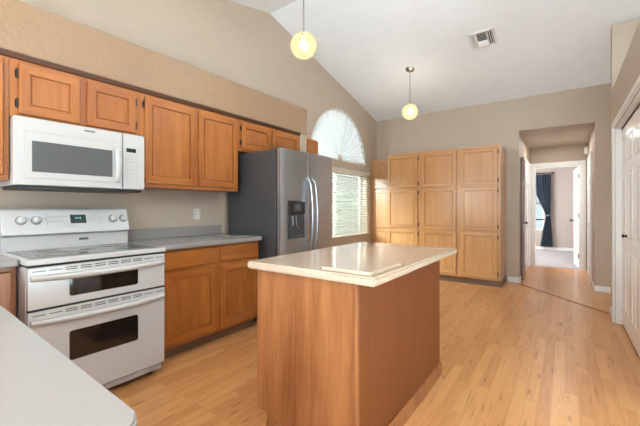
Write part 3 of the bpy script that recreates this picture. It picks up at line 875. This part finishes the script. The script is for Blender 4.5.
# ------------------------------------------------------------------ range
RY0, RY1 = .553, 1.332
root = thing('double_oven_range', (-2.72, .94, 0), 'white freestanding double oven electric range with glass cooktop', 'stove')
RF = LEFT(-2.372)
b = MB('enamel')
b.box((XL + .012, RY0, .09), (-2.374, RY1, .872), .004)
b.m('kick_grey').box((XL + .03, RY0 + .015, .035), (-2.40, RY1 - .015, .09), .003)
b.build('body', root)
for (x, y) in ((-2.45, RY0 + .06), (-2.45, RY1 - .06), (-3.0, RY0 + .06), (-3.0, RY1 - .06)):
    MB('black').cyl((x, y, .001), (0, 0, 1), .018, .036, 14).build('foot', root)
MB('kick_grey').box((-2.396, RY0 + .03, .045), (-2.362, RY1 - .02, .083), .003).build('kick_panel', root)
# cooktop
b = MB('enamel')
b.box((XL + .012, RY0 - .002, .884), (-2.335, RY1 + .002, .915), .006)
top = b.build('cooktop', root)
b = MB('cooktop'); b.box((-2.88, RY0 + .03, .913), (-2.385, RY1 - .028, .9185), .002); g = b.build('glass_top', top); g['label'] = 'grey glass cooking surface'
for (x, y, r) in ((-2.52, .75, .115), (-2.52, 1.15, .085), (-2.76, .75, .075), (-2.76, 1.14, .10), (-2.64, .95, .05)):
    b = MB('ring')
    for rr in (r, r * .62):
        t = bmesh.new(); seg = 40
        rg = [[t.verts.new((x + q * math.cos(k * 2 * math.pi / seg), y + q * math.sin(k * 2 * math.pi / seg), .9188 + dz)) for k in range(seg)] for q, dz in ((rr, 0), (rr, .0004), (rr - .012, .0004), (rr - .012, 0))]
        for i in range(3):
            for k in range(seg): t.faces.new((rg[i][k], rg[i][(k + 1) % seg], rg[i + 1][(k + 1) % seg], rg[i + 1][k]))
        b.merge(t)
    b.build('burner_ring', top)
MB('dark_gap').box((-2.50, RY0 + .004, .872), (-2.352, RY1 - .004, .884)).build('gap_seal', root)
# oven doors
def oven_door(w0, w1, win, top_slots):
    b = MB('enamel'); b.fbox(RF, RY0 + .004, RY1 - .004, w0, w1, .001, .030, .006)
    d = b.build('oven_door', root)
    b = MB('oven_glass')
    u0, u1, z0, z1 = win; R_ = .014
    pts = []
    for cx_, cz_, a0 in ((u1 - R_, z1 - R_, 0), (u0 + R_, z1 - R_, 90), (u0 + R_, z0 + R_, 180), (u1 - R_, z0 + R_, 270)):
        for k in range(5):
            a = math.radians(a0 + k * 22.5); pts.append(RF.p(cx_ + R_ * math.cos(a), cz_ + R_ * math.sin(a), .029))
    b.prism(pts, (.0035, 0, 0)); b.build('window', d)['label'] = 'dark oven window'
    # vent slots near the top edge
    b = MB('dark_gap'); zs = w1 - .022
    for k in range(10):
        yc = RY0 + .055 + k * (RY1 - RY0 - .10) / 9
        if k in (0, 1, 8, 9):
            b.fbox(RF, yc - .030, yc + .030, zs - .002, zs + .002, .0295, .0308)
        else:
            for dz in (-.006, .006): b.fbox(RF, yc - .030, yc + .030, zs + dz - .0024, zs + dz + .0024, .0295, .0308)
    b.build('vent_slots', d)
    # moulded handle lip bowed outwards
    zc = w1 - .058
    prof = [(0, -.017), (.018, -.020), (.036, -.010), (.042, .004), (.036, .016), (.018, .019), (0, .015)]
    rings = []
    K = 16
    for i in range(K + 1):
        f = i / K; y = RY0 + .015 + f * (RY1 - RY0 - .03)
        bow = .55 + .45 * math.sin(math.pi * f) ** .5
        sz = .80 + .2 * min(1, 6 * min(f, 1 - f))
        rings.append([RF.p(y, zc + pz * sz - .010 * math.sin(math.pi * f), .0295 + px_ * bow) for px_, pz in prof])
    b = MB('enamel'); b.loft(rings); b.build('handle', d)
    return d
oven_door(.640, .871, (.747, 1.138, .685, .816), 0)
oven_door(.092, .628, (.747, 1.139, .308, .480), 0)
MB('dark_gap').box((-2.40, RY0 + .006, .628), (-2.350, RY1 - .006, .640)).build('gap_seal', root)
# backguard
b = MB('enamel')
prof = [(XL + .012, .916), (-2.900, .916), (-2.900, 1.012), (-2.868, 1.022), (-2.873, 1.040), (-2.922, 1.182), (-2.935, 1.192), (XL + .012, 1.192)]
b.prism([(x, RY0 + .003, z) for x, z in prof], (0, RY1 - RY0 - .006, 0), .003)
bgd = b.build('backguard', root)
MB('dark_gap').box((-2.905, RY0 + .012, 1.0075), (-2.8985, RY1 - .012, 1.0145)).build('gap_seal', bgd)  # dark strip put in for the shaded gap under the lip
sl = Vector((-2.922, 0, 1.182)) - Vector((-2.873, 0, 1.040)); sl.normalize(); nrm = Vector((sl.z, 0, -sl.x))
PB = Fr((-2.873, 0, 1.040), (0, 1, 0), nrm, sl)       # slanted control face: w runs up the slope
def tilted(b, u0, u1, w0, w1, n0, n1):
    b.prism([PB.p(u0, w0, n0), PB.p(u1, w0, n0), PB.p(u1, w1, n0), PB.p(u0, w1, n0)], nrm * (n1 - n0))
for y in (.655, .735, 1.213, 1.292):
    c = PB.p(y, .078, -.001)
    b = MB('knob_skirt'); b.lathe(c, nrm, [(.031, 0), (.031, .004), (.027, .006), (0, .006)], 28)
    kb = b.build('control_knob', root)
    b = MB('knob'); b.lathe(c, nrm, [(.024, .005), (.022, .022), (.018, .026), (0, .026)], 28)
    b.prism([PB.p(y - .004, .058, .024), PB.p(y + .004, .058, .024), PB.p(y + .004, .098, .024), PB.p(y - .004, .098, .024)], nrm * .008)
    b.build('knob_cap', kb)
b = MB('display'); tilted(b, .930, 1.030, .050, .115, -.001, .002); dp = b.build('display', root); dp['label'] = 'dark clock display'
b = MB('led')
for k in range(3): tilted(b, .962 + k * .014, .969 + k * .014, .082, .096, .002, .0025)
b.build('clock_digits', dp)
b = MB('mark'); tilted(b, .792, .7945, .035, .125, -.001, .0012); b.build('panel_line', root)
for r_, n_ in ((.098, 10), (.062, 6)):
    for k in range(n_):
        b = MB('mark'); tilted(b, .806 + k * .0115, .813 + k * .0115, r_, r_ + .008, -.001, .0012); b.build('touch_key', root)
for k in range(5):
    b = MB('mark'); tilted(b, 1.048 + k * .020, 1.051 + k * .020, .055, .105, -.001, .0012); b.build('touch_key', root)
b = MB('mark'); tilted(b, .90, .965, .026, .030, -.001, .0012); b.build('printed_line', root)
MB('badge').box((-2.901, .985, .962), (-2.8975, 1.045, .980), .001).build('badge', bgd)

# ------------------------------------------------------------------ microwave
root = thing('microwave_oven', (-2.9, .96, 1.335), 'white over-the-range microwave oven mounted above the range', 'microwave')
MY0, MY1 = .575, 1.362
MB('enamel').box((XL + .01, MY0 + .003, 1.338), (-2.722, MY1 - .003, 1.762), .006).build('body', root)
MF = LEFT(-2.72)
b = MB('enamel'); b.fbox(MF, MY0, 1.196, 1.340, 1.762, .0, .030, .010); dr_ = b.build('door', root)
b = MB('enamel'); b.fbox(MF, .625, 1.175, 1.385, 1.675, .029, .035, .005); b.build('window_frame', dr_)
b = MB('mw_glass'); b.fbox(MF, .660, 1.122, 1.425, 1.618, .034, .0372, .001); b.build('window', dr_)['label'] = 'dark grey microwave window'
K = 14; rings = []
for i in range(K + 1):
    f = i / K; z = 1.385 + f * .27; o_ = .030 + .040 * math.sin(math.pi * f) ** .6
    rings.append([MF.p(1.150 + a, z, o_ + c) for a, c in ((-.020, 0), (-.016, .012), (0, .017), (.016, .012), (.020, 0), (.0, -.006))])
b = MB('enamel'); b.loft(rings); b.build('handle', dr_)
b = MB('enamel'); b.fbox(MF, 1.199, MY1, 1.340, 1.762, .0, .030, .010); cp = b.build('control_panel', root)
b = MB('display'); b.fbox(MF, 1.222, 1.292, 1.622, 1.652, .029, .0315, .001); b.build('display', cp)['label'] = 'small dark clock window'
b = MB('mark')
for r in range(7):
    for c in range(3):
        b.fbox(MF, 1.222 + c * .032, 1.240 + c * .032, 1.40 + r * .028, 1.408 + r * .028, .0295, .0304)
b.build('keypad', cp)
b = MB('badge'); b.fbox(MF, .945, 1.012, 1.728, 1.738, .0295, .0312); b.build('badge', dr_)
b = MB('black'); b.box((-3.05, MY0 + .02, 1.318), (-2.705, MY1 - .02, 1.338), .003); b.build('vent_grille', root)['label'] = 'black underside vent'

# ------------------------------------------------------------------ refrigerator
root = thing('refrigerator', (-2.66, 2.92, 0), 'stainless side-by-side refrigerator with dark sides in the wall alcove', 'refrigerator')
FY0, FY1, FSPL = 2.462, 3.375, 2.905
MB('steel_side').box((-3.04, FY0, .02), (-2.318, FY1, 1.778), .006).build('body', root)
MB('black').box((-2.318, FY0 + .012, .10), (-2.302, FY1 - .012, 1.765)).build('gasket', root)
MB('black').box((-2.316, FY0 + .03, .004), (-2.275, FY1 - .03, .095), .004).build('toe_grille', root)
def fridge_door(y0, y1, name, hole=None):
    n = 12; x0 = -2.300
    def xf(y):
        f = (y - FY0) / (FY1 - FY0); return -2.250 + .022 * (1 - (2 * f - 1) ** 2)
    pts = [(x0, y0), (x0, y1)]
    ys = [y1 - (y1 - y0) * k / n for k in range(n + 1)]
    prof = [(x0, y0), (x0, y1)] + [(xf(y) - (.008 if k in (0, n) else 0), y) for k, y in enumerate(ys)]
    b = MB('steel'); b.prism([(x, y, .105) for x, y in prof], (0, 0, 1.683))
    return b.build('door', root), xf
d1, xf = fridge_door(FY0 + .001, FSPL - .004, 'door')
d2, xf = fridge_door(FSPL + .004, FY1 - .001, 'door')
# dispenser: bezel, upper control hood, recess, paddle, nozzle, drip shelf
xd = -2.236
disp = MB('black')
disp.box((xd - .006, 2.553, .883), (xd + .006, 2.813, 1.272), .005)
disp = disp.build('dispenser', d1); disp['label'] = 'black water and ice dispenser'
M['disp_recess'] = plain('dispenser_recess', (0.055, 0.056, 0.06), 0.28, vary=0.05)
MB('disp_recess').box((xd + .0055, 2.568, .905), (xd + .0075, 2.800, 1.125), .0008).build('recess', disp)
b = MB('black'); b.prism([(xd + .004, 2.560, 1.13), (xd + .016, 2.560, 1.14), (xd + .016, 2.560, 1.255), (xd + .004, 2.560, 1.265)], (0, .246, 0), .003); hd = b.build('control_hood', disp)
MB('badge').box((xd + .0155, 2.63, 1.17), (xd + .0168, 2.73, 1.235)).build('touch_panel', hd)
MB('chrome').tube([(xd + .012, 2.655, 1.12), (xd + .016, 2.665, 1.03), (xd + .011, 2.735, .93)], .006, 8).build('paddle', disp)
MB('knob_skirt').tube([(xd + .012, 2.60, 1.115), (xd + .014, 2.612, 1.05), (xd + .014, 2.60, 1.02)], [.014, .012, .016], 10).build('nozzle', disp)
MB('disp_recess').box((xd + .005, 2.562, .888), (xd + .018, 2.806, .905), .003).build('drip_tray', disp)
for door, yy, sgn in ((d1, FSPL - .042, -1), (d2, FSPL + .042, 1)):
    pts = []
    for i in range(17):
        f = i / 16; pts.append((xf(yy) + .012 + .055 * math.sin(math.pi * f) ** .55, yy, .70 + .82 * f))
    pts[0] = (xf(yy) - .004, yy, .70); pts[-1] = (xf(yy) - .004, yy, 1.52)
    MB('chrome').tube(pts, .0125, 12).build('handle', door)
for y0, y1 in ((FY0 + .01, FY0 + .12), (FY1 - .12, FY1 - .01)):
    MB('steel_side').box((-2.42, y0, 1.779), (-2.262, y1, 1.793), .005).build('hinge_cover', root)

# ------------------------------------------------------------------ pendants
def pendant(loc, label, R=.110):
    x, y, z = loc; zc = ceil_z(y)
    root = thing('pendant_light', (x, y, zc), label, 'pendant lamp', 'bead globe pendant lights')
    sl = Vector((0, PITCH if y > RIDGE else -PITCH, 1)).normalized()
    b = MB('nickel'); b.lathe(Vector((x, y, zc)) - sl * .001, -sl, [(.066, 0), (.066, .010), (.058, .020), (.030, .028), (.014, .034), (0, .034)], 28); b.build('canopy', root)
    MB('nickel').cyl((x, y, z + R * .9), (0, 0, 1), .0065, zc - z - R * .9 - .012, 12).build('rod', root)
    b = MB('nickel'); b.lathe((x, y, z + R * .82), (0, 0, 1), [(0, -.01), (.028, -.01), (.030, .0), (.022, .02), (.010, .032), (0, .032)], 24); b.build('socket_cap', root)
    b = MB('globe')
    nring = 15
    for j in range(nring):
        ph = math.radians(-72 + 144 * j / (nring - 1)); rr = R * math.cos(ph); zz = R * .98 * math.sin(ph)
        nb = max(8, int(26 * math.cos(ph)))
        for k in range(nb):
            a = 2 * math.pi * (k + .5 * (j % 2)) / nb
            t = bmesh.new()
            bmesh.ops.create_icosphere(t, subdivisions=1, radius=.0105, matrix=Matrix.Translation((x + rr * math.cos(a), y + rr * math.sin(a), z + zz)))
            b.merge(t)
    g = b.build('globe_shade', root); g['label'] = 'glowing beaded glass globe'
    b = MB('bulb'); b.lathe((x, y, z), (0, 0, 1), [(0, -.042), (.022, -.036), (.038, -.016), (.040, .004), (.030, .026), (.016, .044), (.014, .060), (0, .060)], 20); b.build('bulb', root)
    b = MB('globe_core'); b.lathe((x, y, z), (0, 0, 1), [(0, -R * .84)] + [(R * .84 * math.cos(math.radians(q)), R * .84 * math.sin(math.radians(q))) for q in range(-75, 0, 15)] + [(R * .84 * math.cos(math.radians(q)), R * .84 * math.sin(math.radians(q))) for q in range(0, 76, 15)] + [(0, R * .84)], 28)
    gc = b.build('inner_glass', root)
    L = lamp('pendant_glow', (x, y, z), 18, (1.0, 0.88, 0.70), R)
    return root
# inner glass lets the bulb through
m = M['globe_core']; nt = m.node_tree; nt.nodes.clear()
out = N(nt, 'ShaderNodeOutputMaterial'); mixn = N(nt, 'ShaderNodeMixShader'); mixn.inputs[0].default_value = .55
em = N(nt, 'ShaderNodeEmission'); em.inputs['Color'].default_value = (1.0, .84, .42, 1); em.inputs['Strength'].default_value = .50
tr = N(nt, 'ShaderNodeBsdfTransparent')
nt.links.new(tr.outputs[0], mixn.inputs[1]); nt.links.new(em.outputs[0], mixn.inputs[2]); nt.links.new(mixn.outputs[0], out.inputs[0])
pendant((-1.905, 2.385, 2.655), 'larger looking glowing bead globe pendant, left, hanging nearest above the island')
pendant((-1.887, 4.919, 2.637), 'smaller looking glowing bead globe pendant farther back near the pantry')

# ------------------------------------------------------------------ ceiling vent
vc = Vector((-.847, 4.69, ceil_z(4.69))); sv = Vector((0, 1, -PITCH)).normalized(); vn = Vector((0, -PITCH, -1)).normalized()
root = thing('ceiling_vent', vc, 'white four-way ceiling air vent on the sloped ceiling', 'vent')
VF = Fr(vc, (1, 0, 0), vn, sv)
def vbox(b, u0, u1, w0, w1, n0, n1):
    b.prism([VF.p(u0, w0, n0), VF.p(u1, w0, n0), VF.p(u1, w1, n0), VF.p(u0, w1, n0)], vn * (n1 - n0))
H = .155
b = MB('white_trim')
for q in ((-H, H, -H, -H + .028), (-H, H, H - .028, H), (-H, -H + .028, -H, H), (H - .028, H, -H, H)): vbox(b, *q, .001, .012)
b.build('frame', root)
b = MB('duct'); vbox(b, -H + .02, H - .02, -H + .02, H - .02, .0005, .0022); b.build('backing', root)
def louver(b, horiz, pos, a0, a1, tilt):
    c, s_ = .010 * math.cos(tilt), .010 * math.sin(tilt)
    if horiz: pts = [VF.p(a0, pos - c, .010 - s_), VF.p(a0, pos + c, .010 + s_), VF.p(a0, pos + c, .0115 + s_), VF.p(a0, pos - c, .0115 - s_)]; d = Vector((1, 0, 0)) * (a1 - a0)
    else: pts = [VF.p(pos - c, a0, .010 - s_), VF.p(pos + c, a0, .010 + s_), VF.p(pos + c, a0, .0115 + s_), VF.p(pos - c, a0, .0115 - s_)]; d = sv * (a1 - a0)
    b.prism(pts, d)
for nm, hz, ps, a0, a1, tl in (('side', 0, [-.115, -.092, -.070], -.125, .125, -.8), ('side', 0, [.070, .092, .115], -.125, .125, .8),
                               ('far', 1, [.035, .06, .085, .11], -.055, .055, .75), ('near', 1, [-.11, -.085, -.06, -.035, -.01], -.055, .055, -.55)):
    b = MB('white_trim')
    for q in ps: louver(b, hz, q, a0, a1, tl)
    b.build('louvers', root)
b = MB('white_trim')
for u in (-.058, .058): vbox(b, u - .003, u + .003, -.127, .127, .004, .013)
b.build('divider', root)

# ------------------------------------------------------------------ outlet, chime
root = thing('wall_outlet', (XL, 2.10, 1.13), 'ivory double outlet on the wall above the backsplash', 'outlet')
b = MB('plate'); b.fbox(LEFT(XL), 2.062, 2.142, 1.075, 1.192, .001, .008, .002); b.build('cover_plate', root)
for z in (1.108, 1.158):
    b = MB('white_trim'); b.fbox(LEFT(XL), 2.085, 2.119, z - .015, z + .015, .0075, .0105, .002); r_ = b.build('socket', root)
    b = MB('black')
    for u in (2.094, 2.108): b.fbox(LEFT(XL), u - .0015, u + .0015, z - .006, z + .006, .0104, .0109)
    b.build('slots', r_)
o = MB('white_trim').box((HX1 - .055, 8.02, 2.20), (HX1 - .001, 8.16, 2.33), .008)
tag(o.build('door_chime'), 'small white box high on the right wall of the hall', 'chime')

# ------------------------------------------------------------------ bedroom window and curtain
root = struct(bpy.data.objects.new('window_3', None)); COL.objects.link(root); root.location = (-.8, YBD, 1.3); root['_o'] = (-.8, YBD, 1.3)
root['label'] = 'bedroom window behind the tied curtain'
b = MB('white_trim'); x0, x1, z0, z1 = BW[0] + .002, BW[1] - .152, BW[2] + .002, BW[3] - .002
for q in ((x0, x0 + .05, z0, z1), (x1 - .05, x1, z0, z1), (x0, x1, z0, z0 + .05), (x0, x1, z1 - .05, z1)):
    b.box((q[0], YBD + .06, q[2]), (q[1], YBD + .10, q[3]))
b.m('hinge').box((x0, YBD + .05, 1.30), (x1, YBD + .10, 1.34)); b.box((x0, YBD + .0505, .84), (x1, YBD + .10, .875))
b.build('window_frame', root)
MB('glass').box((x0 + .05, YBD + .077, z0 + .05), (x1 - .05, YBD + .083, z1 - .05)).build('glass_pane', root)
b = MB('slat')
for i in range(20):
    z = 1.98 - i * .042
    if z < 1.2: break
    b.prism([(x0 + .01, YBD + .012, z), (x0 + .01, YBD + .042, z + .014), (x0 + .01, YBD + .042, z + .017), (x0 + .01, YBD + .012, z + .003)], (x1 - x0 - .02, 0, 0))
tag(b.build('bedroom_blind'), 'half-raised pale blind on the bedroom window', 'blind')
root = thing('curtain', (-.5, YBD - .06, .06), 'slate blue curtain tied back on the bedroom window', 'curtain')
t = bmesh.new(); rows = []
def lerp(a, c, f): return a + (c - a) * f
prof = [(2.14, -.715, -.315), (1.9, -.71, -.32), (1.55, -.66, -.315), (1.2, -.52, -.325), (.98, -.44, -.335), (.80, -.47, -.325), (.5, -.52, -.30), (.10, -.575, -.275)]
na = 60
for j in range(36):
    z = lerp(2.14, .10, j / 35)
    for (za, la, ra), (zb, lb, rb) in zip(prof, prof[1:]):
        if za >= z >= zb - 1e-6:
            f = (za - z) / (za - zb); l, r = lerp(la, lb, f), lerp(ra, rb, f); break
    rows.append([t.verts.new((lerp(l, r, i / na), YBD - .075 + .028 * math.sin(i / na * 2 * math.pi * 6 + .3 * math.sin(z * 3)) * (.7 + .3 * abs(z - 1)), z)) for i in range(na + 1)])
for a, c in zip(rows, rows[1:]):
    for i in range(na): t.faces.new((a[i], a[i + 1], c[i + 1], c[i]))
bmesh.ops.solidify(t, geom=list(t.faces), thickness=.004)
b = MB('curtain'); b.merge(t); b.build('drape', root)
b = MB('curtain'); b.box((-.455, YBD - .125, .955), (-.325, YBD - .030, 1.005), .012); b.build('tieback', root)
root = thing('curtain_rod', (-.7, YBD - .06, 2.17), 'dark curtain rod holding the slate blue curtain', 'rod')
MB('hinge').cyl((-1.4, YBD - .075, 2.182), (1, 0, 0), .012, 1.11, 14).build('rod', root)
MB('hinge').lathe((-.295, YBD - .075, 2.182), (1, 0, 0), [(0, 0), (.018, .004), (.026, .02), (.018, .038), (0, .042)], 16).build('finial', root)
MB('hinge').box((-.306, YBD - .085, 2.14), (-.298, YBD - .001, 2.168), .002).build('bracket', root)

for o in bpy.data.objects:
    if '_o' in o: del o['_o']
